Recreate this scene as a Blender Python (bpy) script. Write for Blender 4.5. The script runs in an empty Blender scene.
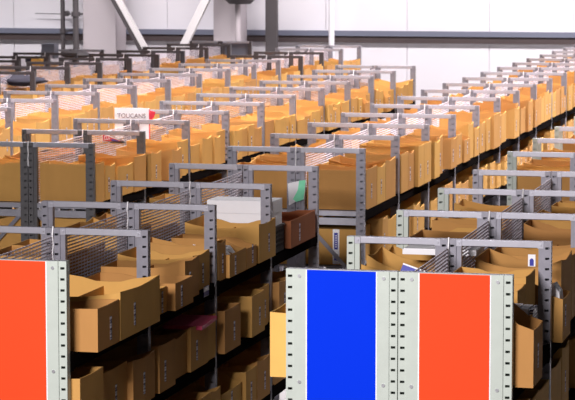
import bpy, math, random
from mathutils import Vector, Matrix
R = random.Random(11)
S = bpy.context.scene
C = S.collection

# ------------------------------------------------------------------ materials
def mat(name, col, rough=.6, metal=0.0, noise=0.0, nscale=12.0, rnd=0.0, bump=0.0, coords='Object', stretch=(1, 1, 1), spec=.5):
    m = bpy.data.materials.new(name); m.use_nodes = True
    nt = m.node_tree; b = nt.nodes['Principled BSDF']
    b.inputs['Base Color'].default_value = (*col, 1)
    b.inputs['Roughness'].default_value = rough
    b.inputs['Metallic'].default_value = metal
    b.inputs['Specular IOR Level'].default_value = spec
    last = None
    if noise or rnd or bump:
        tc = nt.nodes.new('ShaderNodeTexCoord'); mp = nt.nodes.new('ShaderNodeMapping')
        mp.inputs['Scale'].default_value = stretch
        nt.links.new(tc.outputs[coords], mp.inputs[0])
        n = nt.nodes.new('ShaderNodeTexNoise'); n.inputs['Scale'].default_value = nscale
        n.inputs['Detail'].default_value = 4
        nt.links.new(mp.outputs[0], n.inputs['Vector'])
        mr = nt.nodes.new('ShaderNodeMapRange')
        mr.inputs['To Min'].default_value = 1 - noise; mr.inputs['To Max'].default_value = 1 + noise
        nt.links.new(n.outputs['Fac'], mr.inputs['Value'])
        val = mr.outputs[0]
        hsv = nt.nodes.new('ShaderNodeHueSaturation')
        hsv.inputs['Color'].default_value = (*col, 1)
        if rnd:
            oi = nt.nodes.new('ShaderNodeObjectInfo')
            m2 = nt.nodes.new('ShaderNodeMapRange')
            m2.inputs['To Min'].default_value = 1 - rnd; m2.inputs['To Max'].default_value = 1 + rnd
            nt.links.new(oi.outputs['Random'], m2.inputs['Value'])
            mm = nt.nodes.new('ShaderNodeMath'); mm.operation = 'MULTIPLY'
            nt.links.new(val, mm.inputs[0]); nt.links.new(m2.outputs[0], mm.inputs[1]); val = mm.outputs[0]
            m3 = nt.nodes.new('ShaderNodeMapRange')
            m3.inputs['To Min'].default_value = .493; m3.inputs['To Max'].default_value = .507
            nt.links.new(oi.outputs['Random'], m3.inputs['Value']); nt.links.new(m3.outputs[0], hsv.inputs['Hue'])
        nt.links.new(val, hsv.inputs['Value'])
        nt.links.new(hsv.outputs[0], b.inputs['Base Color'])
        if bump:
            bp = nt.nodes.new('ShaderNodeBump'); bp.inputs['Strength'].default_value = bump
            nt.links.new(n.outputs['Fac'], bp.inputs['Height']); nt.links.new(bp.outputs[0], b.inputs['Normal'])
    return m

def bars_mat(name, paper, ink, scale, axis='Z', thr=.5):
    """printed label: paper with rows of ink"""
    m = mat(name, paper, .5)
    nt = m.node_tree; b = nt.nodes['Principled BSDF']
    tc = nt.nodes.new('ShaderNodeTexCoord'); w = nt.nodes.new('ShaderNodeTexNoise')
    w.noise_dimensions = '1D'; w.inputs['Scale'].default_value = scale; w.inputs['Detail'].default_value = 1
    sx = nt.nodes.new('ShaderNodeSeparateXYZ'); nt.links.new(tc.outputs['Object'], sx.inputs[0])
    nt.links.new(sx.outputs[axis], w.inputs['W'])
    cr = nt.nodes.new('ShaderNodeValToRGB'); cr.color_ramp.interpolation = 'CONSTANT'
    cr.color_ramp.elements[0].color = (*ink, 1); cr.color_ramp.elements[1].position = thr
    cr.color_ramp.elements[1].color = (*paper, 1)
    nt.links.new(w.outputs['Fac'], cr.inputs[0]); nt.links.new(cr.outputs[0], b.inputs['Base Color'])
    return m

M = dict(
    kraft=mat('kraft_card', (.56, .295, .09), .85, 0, .10, 9, .13, .05, stretch=(1, 1, .35), spec=.15),
    kraft_dark=mat('brown_card', (.30, .105, .045), .85, 0, .10, 9, 0, .05, spec=.15),
    kraft_yellow=mat('yellow_card', (.80, .47, .13), .85, 0, .08, 9, 0, 0, spec=.15),
    galv=mat('galvanised_steel', (.27, .262, .30), .42, .45, .16, 25),
    pale=mat('pale_painted_steel', (.50, .55, .49), .5, .05, .08, 14),
    rail=mat('zinc_rail', (.48, .475, .53), .36, .55, .10, 25),
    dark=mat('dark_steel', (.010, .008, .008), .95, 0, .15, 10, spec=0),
    shelf=mat('shelf_steel', (.20, .19, .20), .5, .3, .12, 12),
    net=mat('net_wire', (.70, .64, .71), .6, 0),
    galv_dark=mat('dark_grey_steel', (.12, .116, .12), .5, .3, .16, 25),
    cord=mat('white_cord', (.88, .86, .88), .5),
    orange=mat('orange_red_film', (1.0, .072, .020), .6, 0, .03, 3, spec=.05),
    blue=mat('blue_film', (.0, .032, .70), .6, 0, .03, 3, spec=.05),
    white=mat('white_paper', (.92, .91, .93), .6, 0, .04, 20),
    label=bars_mat('bin_label', (.62, .57, .60), (.05, .035, .07), 95, 'Z', .5),
    bluelabel=bars_mat('shelf_label', (.85, .84, .90), (.03, .02, .22), 38, 'Z', .5),
    black=mat('black_plastic', (.02, .017, .02), .5, 0, .1, 20),
    bolt=mat('bolt_zinc', (.75, .75, .78), .3, .8),
    navy=mat('navy_cover', (.02, .025, .33), .4),
    green=mat('green_film', (.25, .86, .52), .35, 0, .2, 8),
    red=mat('red_print', (.72, .03, .06), .5),
    wall=mat('white_wall_panel', (.82, .79, .83), .55, 0, .03, 1.5),
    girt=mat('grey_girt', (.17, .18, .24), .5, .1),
    girt_shade=mat('girt_shade_band', (.085, .065, .065), .7, 0, .1, 5, spec=.1),
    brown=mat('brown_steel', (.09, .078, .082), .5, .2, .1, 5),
    column=mat('pale_column_cladding', (.46, .41, .43), .55, 0, .04, 2),
    brace=mat('pale_brace_steel', (.66, .62, .62), .5),
    concrete=mat('concrete_floor', (.25, .24, .24), .6, 0, .12, 1.2),
    grey=mat('grey_sheet', (.20, .21, .26), .5, .2, .08, 6),
    ink=mat('dark_ink', (.22, .15, .17), .6),
    pink=mat('pink_card', (.62, .06, .14), .5),
    jacket=mat('dark_cloth', (.025, .022, .035), .9, 0, .3, 15),
)

# ------------------------------------------------------------------ mesh helper
class MB:
    def __init__(s): s.v = []; s.f = []; s.m = []
    def poly(s, pts, faces, mi=0):
        n = len(s.v); s.v += [tuple(p) for p in pts]
        for f in faces: s.f.append(tuple(i + n for i in f)); s.m.append(mi)
    def box(s, a, b, mi=0):
        (x0, y0, z0), (x1, y1, z1) = [min(p, q) for p, q in zip(a, b)], [max(p, q) for p, q in zip(a, b)]
        s.poly([(x0, y0, z0), (x1, y0, z0), (x1, y1, z0), (x0, y1, z0), (x0, y0, z1), (x1, y0, z1), (x1, y1, z1), (x0, y1, z1)],
               [(0, 3, 2, 1), (4, 5, 6, 7), (0, 1, 5, 4), (1, 2, 6, 5), (2, 3, 7, 6), (3, 0, 4, 7)], mi)
    def prism(s, poly, d, mi=0):
        """3-D polygon pushed along vector d"""
        n = len(poly); d = Vector(d); P = [Vector(p) for p in poly]
        fs = [tuple(range(n))[::-1], tuple(range(n, 2 * n))] + [(i, (i + 1) % n, n + (i + 1) % n, n + i) for i in range(n)]
        s.poly([*P, *[p + d for p in P]], fs, mi)
    def bar(s, a, b, w, h, up=(0, 1, 0), mi=0):
        a, b, up = Vector(a), Vector(b), Vector(up); t = (b - a).normalized()
        sd = t.cross(up).normalized() * w / 2; u = sd.cross(t).normalized() * h / 2
        s.poly([p + q for p in (a, b) for q in (-sd - u, sd - u, sd + u, -sd + u)],
               [(3, 2, 1, 0), (4, 5, 6, 7), (0, 1, 5, 4), (1, 2, 6, 5), (2, 3, 7, 6), (3, 0, 4, 7)], mi)
    def tube(s, a, b, r, n=10, r2=None, mi=0):
        a, b = Vector(a), Vector(b); t = (b - a).normalized(); r2 = r if r2 is None else r2
        q = t.orthogonal().normalized(); w = t.cross(q)
        pts = [c + (q * math.cos(2 * math.pi * i / n) + w * math.sin(2 * math.pi * i / n)) * rr for c, rr in ((a, r), (b, r2)) for i in range(n)]
        s.poly(pts, [tuple(range(n))[::-1], tuple(range(n, 2 * n))] + [(i, (i + 1) % n, n + (i + 1) % n, n + i) for i in range(n)], mi)
    def mesh(s, name, *mats, flip=False):
        me = bpy.data.meshes.new(name)
        v = [(-x, y, z) for x, y, z in s.v] if flip else s.v
        f = [t[::-1] for t in s.f] if flip else s.f
        me.from_pydata(v, [], f)
        for m in mats: me.materials.append(M[m])
        for p, i in zip(me.polygons, s.m): p.material_index = i
        import bmesh
        bm = bmesh.new(); bm.from_mesh(me); bmesh.ops.recalc_face_normals(bm, faces=bm.faces); bm.to_mesh(me); bm.free()
        me.update(); return me

def obj(name, me, parent=None, loc=(0, 0, 0), rz=0):
    o = bpy.data.objects.new(name, me); C.objects.link(o)
    o.location = loc; o.rotation_euler = (0, 0, rz)
    if parent is not None: o.parent = parent
    return o
def tag(o, label, cat, group=None):
    o['label'] = label; o['category'] = cat
    if group: o['group'] = group
    return o
def thing(name, label, cat, loc=(0, 0, 0), rz=0, group=None):
    return tag(obj(name, None, None, loc, rz), label, cat, group)
def struct(name, mb, *mats):
    o = obj(name, mb.mesh(name, *mats)); o['kind'] = 'structure'; return o
ORD = ['first', 'second', 'third', 'fourth', 'fifth', 'sixth', 'seventh', 'eighth', 'ninth', 'tenth', 'eleventh', 'twelfth',
       'thirteenth', 'fourteenth', 'fifteenth', 'sixteenth', 'seventeenth', 'eighteenth']

# ------------------------------------------------------------------ camera
CAM = (0, 0, 3.478)
cd = bpy.data.cameras.new('camera'); cam = bpy.data.objects.new('camera', cd); C.objects.link(cam)
cam.location = CAM
cam.rotation_euler = (math.radians(90 - 5.798), 0, math.radians(13.712))
cd.sensor_width = 36; cd.lens = 36 * 2438.75 / 575
cd.clip_start = .1; cd.clip_end = 200
cd.dof.use_dof = True; cd.dof.focus_distance = 12.3; cd.dof.aperture_fstop = 16.0
S.camera = cam
YAW, PIT, FPX = math.radians(13.712), math.radians(5.798), 2438.75
def proj(x, y, z):
    z -= CAM[2]; fx = x * math.cos(YAW) + y * math.sin(YAW); fy = -x * math.sin(YAW) + y * math.cos(YAW)
    d = fy * math.cos(PIT) - z * math.sin(PIT); u = fy * math.sin(PIT) + z * math.cos(PIT)
    return 287.5 + FPX * fx / d, 200 - FPX * u / d

# ------------------------------------------------------------------ shared shelving meshes (drawn for the half whose aisle is at +x)
H = 2.10; BAY = 1.25; HW = .5
cache = {}
def post_mesh(h, s, m):
    """upright: perforated flange at the outer edge (x = 0 .. -.036 inwards), recessed lip, closed behind"""
    k = ('post', h, s, m)
    if k in cache: return cache[k]
    b = MB(); W = .037; hx0, hx1 = -.0085, -.0285; hh = .0055
    n = int((h - .05) / .05); zs = [h - .032 - .05 * i for i in range(n)]
    b.box((0, 0, 0), (hx0, .003, h)); b.box((hx1, 0, 0), (-W, .003, h))
    top = h
    for z in zs:
        b.box((hx0, 0, z + hh), (hx1, .003, top)); top = z - hh
    b.box((hx0, 0, 0), (hx1, .003, top))
    b.box((0, .003, 0), (-.003, .045, h)); b.box((-W, .003, 0), (-W + .003, .012, h))
    b.box((-W + .003, .009, 0), (-.062, .012, h)); b.box((-.059, .012, 0), (-.062, .045, h))
    b.box((-.003, .042, 0), (-.059, .045, h)); b.box((.006, -.004, 0), (-.066, .05, .006))
    cache[k] = b.mesh('post', m, flip=s < 0); return cache[k]
def shared(key, fn, *mats, s=1):
    k = (key, s, mats)
    if k not in cache: cache[k] = fn().mesh(key, *mats, flip=s < 0)
    return cache[k]
def toprail():                                       # between the outer post and the centre post, z relative to the top
    b = MB()
    b.box((.004, .012, -.004), (HW - .004, .040, 0)); b.box((.066, .010, -.031), (HW - .066, .013, -.004)); b.box((.066, .030, -.036), (HW - .066, .033, -.004))
    for x in (.052, HW - .052):
        b.box((x - .014, .004, -.034), (x + .014, .009, -.001)); b.tube((x, .004, -.016), (x, -.001, -.016), .006, 8)
    return b
def tierail():
    b = MB(); b.box((.06, .012, -.035), (HW - .06, .036, 0)); b.box((.06, .016, -.10), (HW - .06, .022, -.05)); return b
def brace():
    b = MB(); b.bar((.045, .020, -.06), (HW - .045, .020, -.50), .028, .004); b.bar((.051, .030, -.067), (HW - .052, .030, -.507), .004, .02); return b
def shelf():
    b = MB(); b.box((.012, .05, -.008), (HW - .03, BAY - .003, 0)); b.box((.012, .05, -.03), (.022, BAY - .003, -.008))
    for y in (.3, .65, 1.0): b.box((.03, y, -.028), (HW - .035, y + .05, -.009))
    return b
def shelfbeam():
    b = MB(); b.box((HW - .030, .046, -.070), (HW - .002, BAY - .001, .002)); b.box((HW - .002, .046, -.06), (HW + .002, BAY - .001, -.012))
    for y in (.06, BAY - .05): b.box((HW - .012, y - .02, -.075), (HW + .003, y + .025, .012))
    return b
def net():
    b = MB(); n = 8
    for i in range(23):
        z = -.045 - i * .0174
        for j in range(n):
            y0, y1 = .05 + j * (BAY - .06) / n, .05 + (j + 1) * (BAY - .06) / n
            sag = lambda y: -.004 * math.sin(math.pi * y / BAY) * (1 + i * .04)
            b.bar((0, y0, z + sag(y0)), (0, y1, z + sag(y1)), .0062, .006, (1, 0, 0))
    for j in range(25):
        y = .06 + j * (BAY - .08) / 24; q = -.004 * math.sin(math.pi * y / BAY)
        b.bar((.001, y, -.04 + q), (.001, y, -.04 - 22.4 * .0174 + q * 1.9), .0022, .0022, (0, 1, 0))
    return b
def netcord():
    b = MB()
    for j in range(4):
        z0, z1 = .008 - j * .045, .008 - (j + 1) * .045
        b.bar((.004, .0 - .012 * (j % 2), z0), (.004, 0 - .012 * ((j + 1) % 2), z1), .009, .006, (1, 0, 0))
    return b
def panel():
    b = MB(); b.box((.038, -.006, .12), (HW - .038, -.001, H)); b.box((.038, -.001, .12), (.041, .004, H)); b.box((HW - .041, -.001, .12), (HW - .038, .004, H)); return b
def panelfilm():
    b = MB(); b.box((.096, -.0078, .14), (HW - .096, -.0062, H - .002)); return b
def filmedge():
    b = MB()
    for x in (.091, HW - .096): b.box((x, -.0075, .14), (x + .005, -.0062, H - .002))
    return b
def rivets():
    b = MB()
    for x in (.062, HW - .062):
        for z in (H - .03, H - .5, H - 1.0): b.tube((x, -.006, z), (x, -.010, z), .008, 10)
    return b

# ------------------------------------------------------------------ rows of shelving
# name: right edge x, first frame y, bays, shelf tops, top height
NEAR = 10.30; FAR = 16.77
LV = (1.665, 1.265, .865, .465)
LVC = (1.600, 1.200, .800, .400)
LVB = (1.655, 1.255, .855, .455)
rows = {
    'A': dict(x=-3.534, y=NEAR, n=4, lv=LV, h=2.10, names={1: 'cut-off orange panel row, aisle half', -1: 'cut-off orange panel row, outer half'}),
    'C': dict(x=-1.520, y=NEAR, n=4, lv=LVC, h=2.10, names={1: 'run behind uncut orange panel', -1: 'run behind blue panel'}),
    'B': dict(x=-3.534, y=FAR, n=16, lv=LVB, h=2.10, names={1: 'long middle row, aisle half', -1: 'long middle row, inner half'}),
    'E': dict(x=-1.520, y=FAR, n=5, lv=LVB, h=2.10, names={1: 'far run beyond uncut orange panel', -1: 'far run beyond blue panel'}),
    'P': dict(x=-5.540, y=FAR, n=10, lv=LVB, h=2.10, names={1: 'second long row, aisle half', -1: 'second long row, inner half'}),
    'Q': dict(x=-7.545, y=FAR, n=15, lv=LVB, h=2.10, names={1: 'third long row, aisle half', -1: 'third long row, inner half'}),
    'R': dict(x=-9.550, y=FAR, n=16, lv=LVB, h=2.10, names={1: 'fourth long row, aisle half', -1: 'fourth long row, inner half'}),
    'S': dict(x=-11.560, y=FAR, n=15, lv=LVB, h=2.00, names={1: 'low back row, aisle half', -1: 'low back row, inner half'}),
}
def in_view(x, y):
    px, _ = proj(x, y, 1.9); return -70 < px < 660
units = []
for rn, r in rows.items():
    for s in (1, -1):
        cx = r['x'] - HW; first = True; count = 0
        for k in range(r['n']):
            y = r['y'] + BAY * k; h = r['h']; dz = h - 2.1
            far_x, near_x = cx + s * HW, cx
            if not any(in_view(xx, yy) for xx in (far_x, near_x) for yy in (y, y + BAY)): continue
            steel = 'pale' if (rn in 'AC' and k == 0) else 'galv'
            dm = 'brown' if (rn in 'RS' or (rn == 'Q' and k in (12, 13))) else steel  # the unlit frames in row Q have their shade painted in as brown
            posp = 'first' if k == 0 else ('last' if k == r['n'] - 1 else ORD[k])
            u = thing('shelving_unit', f"{'panel-ended' if rn in 'AC' and k == 0 else 'galvanised'} steel shelving bay, {posp} bay of {r['names'][s]}",
                      'shelving', (cx, y, 0), 0, 'steel shelving bays')
            if rn == 'P' and k < 2: dm = 'galv_dark'  # darker grey steel for the first bays of this row
            sidep = 'pale' if (rn in 'CE' and s < 0) else dm  # outer posts that catch the light: brightness put into a paler steel
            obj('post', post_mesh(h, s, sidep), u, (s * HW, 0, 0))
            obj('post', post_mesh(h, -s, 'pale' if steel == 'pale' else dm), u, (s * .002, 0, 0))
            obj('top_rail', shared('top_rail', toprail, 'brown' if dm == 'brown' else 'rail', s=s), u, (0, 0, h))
            obj('tie_rail', shared('tie_rail', tierail, 'rail', s=s), u, (0, 0, r['lv'][0]))
            obj('brace', shared('brace', brace, 'galv', s=s), u, (0, 0, r['lv'][0]))
            nlev = 4 if (rn in 'AC' or k < 2 or (rn == 'B' and s > 0)) else 2
            for z in r['lv'][:nlev]:
                obj('shelf', shared('shelf', shelf, 'shelf', s=s), u, (0, 0, z + dz))
                obj('shelf_beam', shared('shelf_beam', shelfbeam, 'dark', s=s), u, (0, 0, z + dz))  # near-black beam colour also takes in the shadow below shelf and bins
            if s == 1:
                nd = obj('net_divider', shared('net_divider', net, 'net'), u, (0, 0, h))
                if not (rn in 'AC' and k == 0): obj('edge_cord', shared('edge_cord', netcord, 'cord'), nd, (.0, .0, 0))
            if rn in 'AC' and k == 0:
                p = obj('end_panel', shared('end_panel', panel, 'pale', s=s), u)
                f = obj('colour_panel', shared('colour_panel', panelfilm, 'blue' if (rn == 'C' and s < 0) else 'orange', s=s), p)
                f['label'] = 'blue panel face' if (rn == 'C' and s < 0) else 'orange-red panel face'
                obj('panel_edging', shared('panel_edging', filmedge, 'white', s=s), p)
                obj('rivets', shared('rivets', rivets, 'bolt', s=s), p)
            if k == r['n'] - 1:
                obj('post', post_mesh(h, s, dm), u, (s * HW, BAY, 0)); obj('post', post_mesh(h, -s, dm), u, (s * .002, BAY, 0))
                obj('top_rail', shared('top_rail', toprail, 'rail', s=s), u, (0, BAY, h))
                if rn == 'R':
                    b = MB(); b.box((.04, .05, 1.7), (HW - .04, .054, 2.07))
                    e = obj('back_sheet', b.mesh('back_sheet', 'grey', flip=s < 0), u, (0, BAY, 0))
            units.append((rn, s, k, cx, y))

# ------------------------------------------------------------------ cardboard bins
def bin_mesh(w, dp, h, kind, m='kraft'):
    """open bin: aisle end at x = 0, body to x = -dp, y = 0 .. w"""
    key = ('bin', w, dp, h, kind, m)
    if key in cache: return cache[key]
    t = .005; n = 8
    def top(q):                                       # q = 0 at the back, 1 at the aisle end
        if kind == 'level': return h * (1 - .03 * math.sin(math.pi * q))
        if kind == 'sagging': return h * (1 - .13 * math.sin(math.pi * q) ** .8)
        if kind == 'scooped':
            k = min(1, max(0, (q - .62) / .36)); return h * (1 - .30 * (3 * k * k - 2 * k ** 3))
        if kind == 'peaked':
            k = min(1, max(0, (q - .55) / .45)); return h * (.80 + .20 * k * k)
        return h
    b = MB()
    for y0, jig in ((0, 0), (w - t, .012)):
        pts = [(-dp, y0, 0)] + [(0, y0, 0)] + [(-dp + dp * (i / n), y0, top(i / n) - jig * (i in (3, 4, 5))) for i in range(n, -1, -1)]
        b.prism(pts, (0, t, 0))
    hf, hb = top(1), top(0); c = .06 * h if kind in ('peaked', 'sagging') else .015 * h
    fr = [(0, t, 0), (0, w - t, 0), (0, w - t, hf), (0, w * .72, hf - c * .7), (0, w * .5, hf - c), (0, w * .28, hf - c * .6), (0, t, hf)]
    b.prism(fr, (-t, 0, 0))
    b.prism([(-dp + t, t, 0), (-dp + t, w - t, 0), (-dp + t, w - t, hb), (-dp + t, t, hb)], (-t, 0, 0))
    b.box((-dp + t, t, .001), (-t, w - t, t))
    # folded paper strip / inner sleeve a little below the rim
    b.box((-dp * .55, t, t), (-dp * .55 + .004, w - t, h * .72))
    cache[key] = b.mesh('cardboard_bin', m); return cache[key]
def label_mesh(big=False):
    k = ('lab', big)
    if k not in cache:
        b = MB(); b.box((0, -.013, -.055), (.0012, .013, .055)); cache[k] = b.mesh('barcode_label', 'label')
    return cache[k]

bins = []      # dicts: mesh, location, rotation, label, w, h
def add_bin(rn, s, k, li, y0, w, h, over, kind, idx, mat_='kraft', lab=True, dp=None, extra=None, lname=None):
    r = rows[rn]; cx = r['x'] - HW; z = r['lv'][li] + (r['h'] - 2.1) + .004
    dp = dp or (.43 + over)
    wq = round(w, 2); hq = round(h, 2); dq = round(dp, 2)
    me = bin_mesh(wq, dq, hq, kind, mat_)
    x = cx + s * (HW + over); yl = y0 if s > 0 else y0 + wq
    lev = ['upper', 'middle', 'lower'][li]
    name = lname or (f"{extra or kind} cardboard bin, {ORD[idx]} of {ORD[k]} bay, {lev} shelf, {r['names'][s]}")
    bins.append(dict(me=me, loc=(x, yl, z), rz=0 if s > 0 else math.pi, label=name, w=wq, h=hq, lab=lab, rn=rn, s=s, k=k, li=li))

def top_of(kind): return {'scooped': .70}.get(kind, 1.0)
explicit = {
    ('A', 1, 0, 0): [(10.44, .32, .205, .10, 'level'), (10.78, .64, .225, .10, 'sagging')],
    ('A', 1, 1, 0): [(11.62, .12, .13, .04, 'level'), (11.76, .33, .14, .08, 'level'), (12.11, .27, .215, .03, 'peaked'), (12.40, .33, .20, -.01, 'sagging')],
    ('A', 1, 2, 0): [(12.87, .16, .22, .0, 'sagging'), (13.04, .36, .13, .02, 'level'), (13.42, .22, .175, .02, 'scooped'), (13.70, .40, .235, .02, 'sagging')],
    ('A', 1, 3, 0): [(14.45, .66, .165, .03, 'level')],
    ('C', 1, 0, 0): [(10.36, .29, .36, .085, 'scooped'), (10.67, .20, .265, .03, 'level'), (10.93, .26, .34, -.07, 'level'), (11.20, .31, .37, -.07, 'level')],
    ('C', 1, 1, 0): [(11.62, .30, .30, .05, 'scooped'), (11.94, .42, .36, .0, 'sagging'), (12.38, .36, .33, .0, 'level')],
    ('C', -1, 0, 0): [(10.37, .30, .29, .09, 'level'), (10.70, .38, .27, .03, 'scooped'), (11.10, .40, .25, .0, 'level')],
}
KN = ['level', 'sagging', 'scooped', 'peaked']
for rn, s, k, cx, y in units:
    key = (rn, s, k, 0)
    nlev = 1
    if rn == 'A' and s > 0: nlev = 3
    elif rn == 'B' and s > 0: nlev = 2
    elif rn == 'C' and s > 0: nlev = 2
    elif rn in 'PBQ' and k == 0: nlev = 2
    elif rn == 'P' and s > 0 and k < 5: nlev = 2
    for li in range(nlev):
        if (rn, s, k, li) in explicit:
            for i, (y0, w, h, over, kd) in enumerate(explicit[(rn, s, k, li)]):
                add_bin(rn, s, k, li, y0, w, h, over, kd, i, 'kraft_dark' if (rn, k, s, li) == ('A', 3, 1, 0) else 'kraft_yellow' if (rn, s, k, i) == ('C', -1, 0, 0) else 'kraft')
            continue
        yy = y + (.56 if (rn, s, k, li) == ('B', 1, 0, 1) else .06); i = 0
        while True:
            w = R.choice((.24, .28, .30, .34, .38, .44) if rn in 'AC' else (.20, .24, .27, .30, .34, .38))
            if yy + w > y + BAY - .012:
                w = math.floor((y + BAY - .012 - yy) * 50) / 50
                if w < .15: break
            h = R.choice((.26, .28, .29, .30, .32) if li == 0 else (.22, .24, .26, .28))
            if rn == 'A': h = min(h, .24)
            if rn == 'C': h += .03
            kd = R.choices(KN, (4, 4, 1, 3))[0]
            over = R.choice((0, 0, .01, .02, .04))
            if rn in 'RS' and k < 13 and R.random() < (.55 if rn == 'S' else .3): yy += w; continue
            if rn in 'RS': h -= .05
            if rn in 'PQ': h -= .03
            if k == 0 and i == 0: kd, h = 'level', max(h, .29)
            if R.random() > (.05 if li == 0 else .10) or i == 0:
                add_bin(rn, s, k, li, yy, w, h, over, kd, i, lab=R.random() < .7); i += 1
            yy += w + R.choice((.006, .008, .012, .02, .03))

# ------------------------------------------------------------------ single things on the shelves
def simple(name, mb, label, cat, *mats, loc=(0, 0, 0), rot=(0, 0, 0), group=None):
    o = obj(name, mb.mesh(name, *mats), None, loc); o.rotation_euler = rot
    return tag(o, label, cat, group)
zA = LV[0] + .003
# black perforated crate with white paper packs
b = MB(); x0, x1, y0, y1, hh = -3.975, -3.535, 14.13, 14.40, .165
b.box((x0, y0, zA), (x1, y1, zA + .006))
def perforated(b, p, q, z0, z1, axis):
    n = 18 if axis == 'x' else 9
    b.box((*p, z0), (*q, z0 + .03)); b.box((*p, z1 - .02), (*q, z1))
    for i in range(n + 1):
        t = i / n
        if axis == 'x':
            xx = p[0] + (q[0] - p[0] - .010) * t; b.box((xx, p[1], z0), (xx + .010, q[1], z1))
        else:
            y_ = p[1] + (q[1] - p[1] - .010) * t; b.box((p[0], y_, z0), (q[0], y_ + .010, z1))
    for j in range(1, 6):
        z = z0 + (z1 - z0) * j / 6; b.box((*p, z - .005), (*q, z + .005))
perforated(b, (x0, y0), (x1, y0 + .006), zA, zA + hh, 'x'); perforated(b, (x0, y1 - .006), (x1, y1), zA, zA + hh, 'x')
perforated(b, (x0, y0), (x0 + .006, y1), zA, zA + hh, 'y'); perforated(b, (x1 - .006, y0), (x1, y1), zA, zA + hh, 'y')
b.box((x0 - .006, y0 - .006, zA + hh - .012), (x1 + .006, y0 + .002, zA + hh)); b.box((x1 - .002, y0, zA + hh - .012), (x1 + .006, y1, zA + hh))
simple('crate', b, 'black perforated plastic crate under the large white paper pack', 'crate', 'black')
b = MB(); R2 = random.Random(3)
for i in range(4):
    z = zA + .010 + i * .0777; j = R2.uniform(-.006, .006)
    b.box((x0 + .022 + j, y0 + .012 + abs(j), z), (x1 - .008 + j, y1 - .02, z + .0765))
pk = simple('paper_pack', b, 'large white pack of paper standing in the black crate', 'paper', 'white')
b = MB(); b.box((x0 + .04, y0 + .0085, 1.900), (x0 + .075, y0 + .0125, 1.908)); obj('print', b.mesh('print', 'ink'), pk)
# crumpled papers in a bin
b = MB()
for i in range(9):
    q = R2.uniform(-.10, .10); t = R2.uniform(-.08, .1)
    c = Vector((-3.66 + q, 13.2 + t, zA + .115 + R2.uniform(0, .03)))
    a = Vector((R2.uniform(-1, 1), R2.uniform(-1, 1), R2.uniform(-.4, .4))).normalized() * .045
    d = a.cross(Vector((R2.uniform(-.4, .4), R2.uniform(-.4, .4), 1))).normalized() * .035
    k_ = Vector((0, 0, .014))
    b.poly([c - a - d, c + a - d - k_, c + k_, c + a + d, c - a + d - k_, c - a - d + Vector((0, 0, .003)), c + a - d - k_ + Vector((0, 0, .003)), c + k_ * 1.3, c + a + d + Vector((0, 0, .003)), c - a + d - k_ + Vector((0, 0, .003))],
           [(0, 1, 2), (1, 3, 2), (3, 4, 2), (4, 0, 2), (5, 7, 6), (6, 7, 8), (8, 7, 9), (9, 7, 5), (0, 5, 6, 1), (1, 6, 8, 3), (3, 8, 9, 4), (4, 9, 5, 0)])
b.box((-3.75, 13.08, zA + .02), (-3.57, 13.33, zA + .10))
simple('crumpled_paper', b, 'crumpled white papers filling the low bin in front of the scooped bins', 'paper', 'white')
# labels fixed at shelf edges
def card(name, c, wx, wz, label, cat, m='bluelabel', face='-y', t=.0025, group=None):
    b = MB()
    if face == '-y': b.box((-wx / 2, 0, -wz / 2), (wx / 2, t, wz / 2))
    else: b.box((0, -wx / 2, -wz / 2), (t, wx / 2, wz / 2))
    return simple(name, b, label, cat, m, loc=c, group=group)
card('shelf_label', (-3.528, 12.60, 1.655), .10, .055, 'white and blue label card on dark shelf edge below second frame', 'label', face='x')
# wide box with tall label under the middle row end shelf
b = MB(); b.box((-4.02, 16.86, LVB[1] + .004), (-3.60, 17.3, LVB[1] + .26))
bx = simple('sealed_carton', b, 'sealed cardboard carton with tall white label below the first middle row shelf', 'box', 'kraft')
b = MB(); b.box((-.024, -.002, -.125), (.024, .002, .125)); o = obj('carton_label', b.mesh('carton_label', 'white'), bx, (-3.757, 16.858, LVB[1] + .135))
b = MB()
b.box((-.013, -.0035, -.02), (.013, -.002, .10)); b.box((-.013, -.0035, -.10), (.013, -.002, -.055))
obj('print', b.mesh('print', 'navy'), o)
b = MB()
for i in range(6): b.box((-.004, -.0042, -.005 + i * .016), (.006, -.0036, .003 + i * .016))
obj('text', b.mesh('text', 'white'), o)
# green and white bag hung on the posts of the middle row end frame
b = MB(); pts = [(-4.085, 1.845), (-4.02, 1.862), (-3.955, 1.872), (-3.962, 1.78), (-3.968, 1.735), (-4.03, 1.715), (-4.075, 1.690)]
b.prism([(x, 16.745, z) for x, z in pts], (0, .016, 0))
g = simple('plastic_bag', b, 'white and green plastic bag hanging on the middle row end posts', 'bag', 'white')
b = MB(); pts = [(-4.0, 1.868), (-3.954, 1.873), (-3.962, 1.78), (-3.969, 1.734), (-4.02, 1.715), (-4.045, 1.735), (-4.01, 1.80)]
b.prism([(x, 16.742, z) for x, z in pts], (0, .006, 0)); obj('green_side', b.mesh('green_side', 'green'), g)['label'] = 'green half of the bag'
# navy folder in the blue panel run
zc = LVC[0] + .004
b = MB(); L = .17; b.box((0, 0, 0), (L, .30, .003)); b.box((0, 0, .019), (L, .30, .022)); b.box((0, 0, .003), (.003, .30, .019))
fo = simple('folder', b, 'navy blue folder tilted against the net behind blue panel', 'folder', 'navy', loc=(-2.235, 10.98, 1.765), rot=(math.radians(68), math.radians(18), 0))
b = MB(); b.box((.005, .002, .004), (L - .004, .296, .018)); obj('pages', b.mesh('pages', 'white'), fo)
b = MB(); b.box((.0, -.002, -.001), (L, .0, .023)); obj('white_trim', b.mesh('white_trim', 'white'), fo)
b = MB(); b.box((-.001, .295, -.0005), (L + .001, .302, .0225)); obj('white_trim', b.mesh('white_trim', 'white'), fo)
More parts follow.
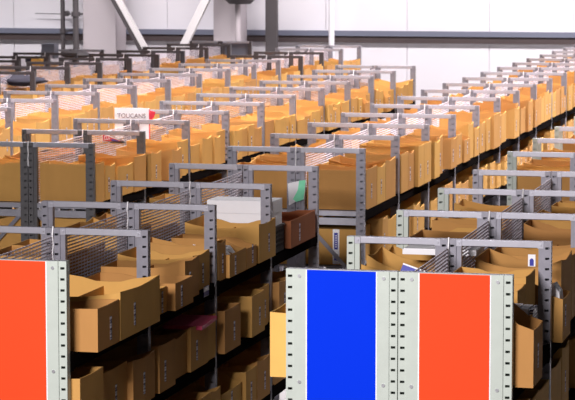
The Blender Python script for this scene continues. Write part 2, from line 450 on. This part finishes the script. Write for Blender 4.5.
# white board on a bin in the blue panel run (seen through the net)
b = MB(); b.box((-.19, 0, 0), (.19, .26, .026)); b.box((-.185, .004, .026), (.187, .256, .030))
simple('foam_board', b, 'white flat board lying across bins behind first net of blue panel row', 'board', 'white', loc=(-2.17, 12.15, 1.945))
# magazines
for m_, cx_, w_, hz_, lb_ in (('white', -1.625, .045, .290, 'white paper pad sticking up in second orange panel run bin'), ('bluelabel', -1.575, .040, .288, 'blue printed leaflet sticking up in second orange panel run bin'),
                       ('white', -1.53, .040, .284, 'thick white booklet in bin corner of orange panel run'), ('label', -1.497, .016, .283, 'thin striped leaflet in bin corner of orange panel run')):
    q = MB(); q.box((-w_ / 2, 0, 0), (w_ / 2, .15, hz_)); q.box((-w_ / 2 - .002, .01, .004), (-w_ / 2, .14, hz_ - .004))
    simple('magazine', q, lb_, 'magazine', m_, loc=(cx_, 10.72, zc + .006), group='printed matter in the orange panel run bins')
b = MB(); b.prism([(-.035, 0, 0), (.035, 0, 0), (.022, 0, .12), (-.005, 0, .16), (-.03, 0, .15)], (0, .12, .0))
simple('paper_bag', b, 'white folded paper bag sticking out beside second orange panel run frame', 'bag', 'white', loc=(-1.515, 11.66, LVC[0] + .12))
# label stuck to camera-facing bin walls
card('shipping_label', (-1.622, 11.615, 2.0), .036, .058, 'white label with dark blue mark on bin behind orange panel', 'label', 'white')
b = MB(); b.prism([(-.010, -.0015, -.026), (.010, -.0015, -.026), (.010, -.0015, .002), (.004, -.0015, .010), (-.004, -.0015, .010), (-.010, -.0015, .002)], (0, .0014, 0))
lb = [o for o in C.objects if o.name == 'shipping_label'][0]; obj('print', b.mesh('print', 'navy'), lb)
# sign with writing in the second long row
b = MB(); b.box((-.150, 0, 0), (.150, .012, .30))
sg = simple('sign_board', b, 'white sign board reading TOUCANS standing behind second long row frames', 'sign', 'white', loc=(-6.085, 19.45, 1.885))
b = MB(); b.box((.150, -.002, 0), (.156, .013, .29)); b.prism([(.156, 0, .28), (.156, 0, .18), (.195, 0, .23), (.205, 0, .27)], (0, .008, 0)); obj('red_edge', b.mesh('red_edge', 'red'), sg)
cu = bpy.data.curves.new('lettering', 'FONT'); cu.body = 'TOUCANS'; cu.size = .052; cu.extrude = .001; cu.align_x = 'CENTER'; cu.materials.append(M['ink'])
tmp = bpy.data.objects.new('lettering_curve', cu); C.objects.link(tmp); bpy.context.view_layer.update()
lm = bpy.data.meshes.new_from_object(tmp.evaluated_get(bpy.context.evaluated_depsgraph_get())); bpy.data.objects.remove(tmp)
t = obj('lettering', lm, sg, (-.002, -.002, .218)); t.rotation_euler = (math.radians(90), 0, 0)
# pennant on the net
b = MB(); b.prism([(0, 0, .048), (0, .02, -.03), (0, .60, -.068), (0, .66, -.088)], (.004, 0, 0))
pn = simple('pennant', b, 'red and navy pennant with white border lying along second row net', 'pennant', 'white', loc=(-6.03, 18.46, 2.005))
b = MB(); b.prism([(.0042, .02, .032), (.0042, .035, -.026), (.0042, .50, -.060), (.0042, .52, -.064)], (.001, 0, 0)); obj('red_field', b.mesh('red_field', 'red'), pn)
b = MB(); b.prism([(.0054, .25, -.020), (.0054, .25, -.040), (.0054, .42, -.055), (.0054, .44, -.052)], (.001, 0, 0)); obj('navy_field', b.mesh('navy_field', 'navy'), pn)
b = MB()
for i in range(3):
    y_ = .06 + i * .055; b.box((.0054, y_, -.022), (.0065, y_ + .010, .016)); b.box((.0054, y_ + .01, .008), (.0065, y_ + .035, .016)); b.box((.0054, y_ + .01, -.022), (.0065, y_ + .035, -.014))
obj('lettering', b.mesh('lettering', 'white'), pn)
# pink folder on the middle shelf
b = MB(); b.box((0, 0, 0), (.22, .30, .02)); simple('pink_folder', b, 'dark pink folder lying on bins of cut-off orange row middle shelf', 'folder', 'pink', loc=(-3.70, 12.35, 1.265 + .215), rot=(.05, 0, 0))
# dark odds and ends on the back rows
def lump(name, c, sx, sy, sz, label, cat, m, seed):
    rr = random.Random(seed); b = MB(); n, k_ = 10, 6; pts = []
    for j in range(k_ + 1):
        for i in range(n):
            a = 2 * math.pi * i / n; q = math.sin(math.pi * (.12 + .80 * j / k_)) * rr.uniform(.75, 1.15)
            pts.append((c[0] + sx * q * math.cos(a), c[1] + sy * q * math.sin(a), c[2] + sz * j / k_ * rr.uniform(.9, 1.1)))
    fs = [tuple(range(n))[::-1], tuple(k_ * n + i for i in range(n))]
    for j in range(k_):
        for i in range(n): fs.append((j * n + i, j * n + (i + 1) % n, (j + 1) * n + (i + 1) % n, (j + 1) * n + i))
    b.poly(pts, fs); o = simple(name, b, label, cat, m)
    for p in o.data.polygons: p.use_smooth = True
    return o
lump('dark_jacket', (-11.86, 33.4, 1.86), .20, .16, .13, 'dark crumpled cloth lying on low back row bins', 'clothing', 'jacket', 1)
lump('black_sack', (-9.95, 27.4, 1.90), .34, .22, .13, 'black sack lying on fourth long row bins', 'bag', 'jacket', 2)
lump('dark_sack', (-11.80, 34.9, 1.88), .22, .20, .14, 'dark maroon sack on low back row beside grey box', 'bag', 'brown', 3)
b = MB(); b.box((-.1, 0, 0), (.1, .2, .22)); b.box((-.105, -.004, .19), (.105, .0, .22)); simple('grey_box', b, 'dark grey upright box on low back row before the thin pipe', 'box', 'grey', loc=(-12.13, 34.6, 1.9))
b = MB(); b.box((-.08, 0, 0), (.08, .16, .10)); b.box((-.06, -.002, .02), (.02, 0, .08)); simple('pale_box', b, 'small pale yellow box on low back row bins', 'box', 'kraft_yellow', loc=(-11.82, 33.2, 1.86), rot=(0, .12, .1))

# ------------------------------------------------------------------ the hall
WY = 42.0
b = MB(); b.box((-24, -2, -.1), (8, WY + .4, 0)); struct('floor', b, 'concrete')
b = MB()
b.box((-24, WY + .03, 0), (8, WY + .3, 9))
xs = [-24 + 1.455 * i - .10 for i in range(23)]
for xa in xs: b.box((xa + .007, WY, 0), (xa + 1.448, WY + .03, 9))
struct('wall_back', b, 'wall')
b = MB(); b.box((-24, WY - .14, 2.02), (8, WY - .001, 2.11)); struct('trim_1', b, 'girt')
b = MB(); b.box((-24, WY - .10, 1.90), (8, WY - .001, 2.019)); struct('girt_shadow_strip', b, 'girt_shade')  # dark strip painted in as the shadow below the girt
# clad steel columns of the building
def column(name, x0, x1, y0, y1, m='column'):
    b = MB(); b.box((x0, y0, 0), (x1, y1, 9)); b.box((x0 - .02, y0 - .02, 0), (x1 + .02, y1 + .02, .25)); b.box((x1 - .10, y0 - .012, .25), (x1, y0, 9)); return struct(name, b, m)
column('column_1', -13.68, -13.08, 40.9, 41.5)
column('column_2', -11.30, -10.86, 40.9, 41.5)
b = MB(); b.box((-10.36, 41.016, 0), (-10.23, 41.25, 9)); b.box((-10.40, 41.0, 0), (-10.19, 41.015, 9)); struct('column_3', b, 'brown')
def pipe(name, x, y, r, label, m, z1=9, clamps=()):
    o = thing(name, label, 'pipe', (x, y, 0))
    b = MB(); b.tube((0, 0, 0), (0, 0, z1), r, 14); obj('pipe_run', b.mesh('pipe_run', m), o)
    for z in clamps:
        b = MB(); b.tube((0, 0, z), (0, 0, z + .08), r * 1.5, 14); b.box((-.03, 0, z + .02), (.03, WY - y - .2, z + .05)); obj('clamp', b.mesh('clamp', 'brown'), o)
    return o
pipe('wall_pipe', -14.16, 41.2, .036, 'thin dark pipe running up the back wall left of the first column', 'brown', clamps=(2.05,))
pipe('drain_pipe', -13.78, 40.8, .052, 'thick dark brown pipe standing against the pale clad column', 'brown', clamps=(2.36, 3.4))
pipe('conduit', -14.33, 41.8, .008, 'hair-thin conduit on the wall beside the thin dark pipe', 'brown')
pipe('white_post', -9.18, 40.8, .05, 'slim white post in front of the back wall girt', 'wall', clamps=())
b = MB(); b.tube((-14.9, 41.85, 2.38), (-13.5, 41.85, 2.36), .007, 6); o = simple('wall_cable', b, 'thin cable across back wall with a round dark junction box', 'cable', 'brown')
b = MB(); b.tube((-14.28, 41.82, 2.385), (-14.28, 41.70, 2.385), .05, 12); obj('junction_box', b.mesh('junction_box', 'brown'), o)
# diagonal braces
def bracebar(name, a, c, w):
    b = MB(); b.bar(a, c, w, .10, (0, 1, 0), 0)
    return struct(name, b, 'brace')
k1 = (12.992 - 12.303) / (2.647 - 1.48)
bracebar('brace_1', (-12.88 - k1 * 2.35, 40.6, 5.0), (-12.26 + .3, 40.6, 1.48 - .3 / k1), .085)
b = MB(); d = Vector((-.085, 0, 0)); b.bar(Vector((-12.88 - k1 * 2.35, 40.66, 5.0)) + d, Vector((-12.26 + .3, 40.66, 1.48 - .3 / k1)) + d, .10, .16, (0, 1, 0)); struct('brace_2', b, 'brown')
k2 = (11.756 - 11.337) / (2.654 - 1.835)
bracebar('brace_3', (-11.37 + k2 * 2.35, 40.6, 5.0), (-11.77 - .3, 40.6, 1.835 - .3 / k2), .13)
# round hood on a pale pole
o = thing('extractor_hood', 'round brown hood on a pale pole beside the second column', 'hood', (-10.72, 40.5, 0))
b = MB(); b.tube((0, 0, 2.60), (0, 0, 2.68), .18, 24, .27); b.tube((0, 0, 2.68), (0, 0, 3.1), .27, 24, .27); b.tube((0, 0, 3.1), (0, 0, 3.4), .27, 24, .08); obj('hood', b.mesh('hood', 'brown'), o)
b = MB(); b.tube((-.06, .1, 0), (-.06, .1, 2.62), .05, 14); obj('pole', b.mesh('pole', 'column'), o)

# ------------------------------------------------------------------ light
def area(name, loc, sx, sy, power, rot=(0, 0, 0), col=(1, .95, .97), spread=180):
    l = bpy.data.lights.new(name, 'AREA'); l.shape = 'RECTANGLE'; l.size = sx; l.size_y = sy; l.energy = power; l.color = col
    l.spread = math.radians(spread)
    o = bpy.data.objects.new(name, l); C.objects.link(o); o.location = loc; o.rotation_euler = rot; return o
for x, p in ((-1.6, 640), (-6.6, 690), (-11.5, 230)):
    for y in (20, 26, 33):
        area('ceiling_lamp', (x, y, 7.5), .8, 5.0, 120 if x < -11 and y > 30 else 440 if x > -2 and y < 21 else p, spread=95)
area('wall_fill', (-1.5, 36.5, 6.5), 14, .8, 1400, (math.radians(62), 0, math.radians(-2)))  # added fill light, brightens the back wall towards the right
area('wall_fill', (-13.5, 38.0, 5.2), 8, .5, 130, (math.radians(38), 0, 0), spread=85)  # added fill light, lifts the lower left of the back wall
area('front_lamp', (-3.4, 2.0, 5.2), 2.4, 1.0, 400, (math.radians(70), 0, math.radians(-4)), spread=110)
w = bpy.data.worlds.new('world'); S.world = w; w.use_nodes = True
w.node_tree.nodes['Background'].inputs[0].default_value = (.92, .88, .95, 1)
w.node_tree.nodes['Background'].inputs[1].default_value = .045
S.view_settings.view_transform = 'Standard'; S.view_settings.look = 'None'; S.view_settings.gamma = 1; S.view_settings.exposure = 0
S.view_settings.use_curve_mapping = False

# ------------------------------------------------------------------ link the bins: the 300 that show largest singly, the rest as one mass
for q in bins:
    q['o'] = obj('cardboard_bin', q['me'], None, q['loc'], q['rz'])
bpy.context.view_layer.update()
from mathutils.bvhtree import BVHTree
bv, bf, owner = [], [], []
for o in C.objects:
    if o.type != 'MESH': continue
    n = len(bv); mw = o.matrix_world; bv += [mw @ v.co for v in o.data.vertices]
    for p in o.data.polygons: bf.append([i + n for i in p.vertices]); owner.append(o.name)
tree = BVHTree.FromPolygons(bv, bf); hits = {}
rot = cam.matrix_world.to_3x3(); org = cam.matrix_world.translation.copy()
for j in range(400):
    for i in range(575):
        h_ = tree.ray_cast(org, rot @ Vector(((i + .5 - 287.5) / FPX, (200 - j - .5) / FPX, -1)))
        if h_[2] is not None: nm = owner[h_[2]]; hits[nm] = hits.get(nm, 0) + 1
for q in bins: q['px'] = hits.get(q['o'].name, 0)
order = sorted(bins, key=lambda q: -q['px'])
keep = [q for q in order if q['px'] > 0][:300]
keepset = set(id(q) for q in keep)
mv, mf = [], []
for q in bins:
    if id(q) in keepset:
        tag(q['o'], q['label'], 'cardboard bin', 'cardboard picking bins on the shelves')
        if q['lab'] and q['px'] > 6:
            hz = q['h'] * (.42 if q['h'] > .18 else .45)
            obj('barcode_label', label_mesh(), q['o'], (.0002, q['w'] * R.choice((.35, .5, .6)), min(hz, .12)))
        continue
    n = len(mv); mx = Matrix.Translation(q['loc']) @ Matrix.Rotation(q['rz'], 4, 'Z')
    mv += [tuple(mx @ v.co) for v in q['me'].vertices]; mf += [tuple(i + n for i in p.vertices) for p in q['me'].polygons]
    bpy.data.objects.remove(q['o'])
me = bpy.data.meshes.new('distant_bins'); me.from_pydata(mv, [], mf); me.materials.append(M['kraft']); me.update()
o = obj('distant_bins', me); o['kind'] = 'stuff'
tag(o, 'mass of small distant cardboard bins on the back shelves', 'cardboard bins')
print('BINS', len(bins), 'visible', sum(1 for q in bins if q['px'] > 0), 'kept', len(keep), 'objects', len(C.objects))
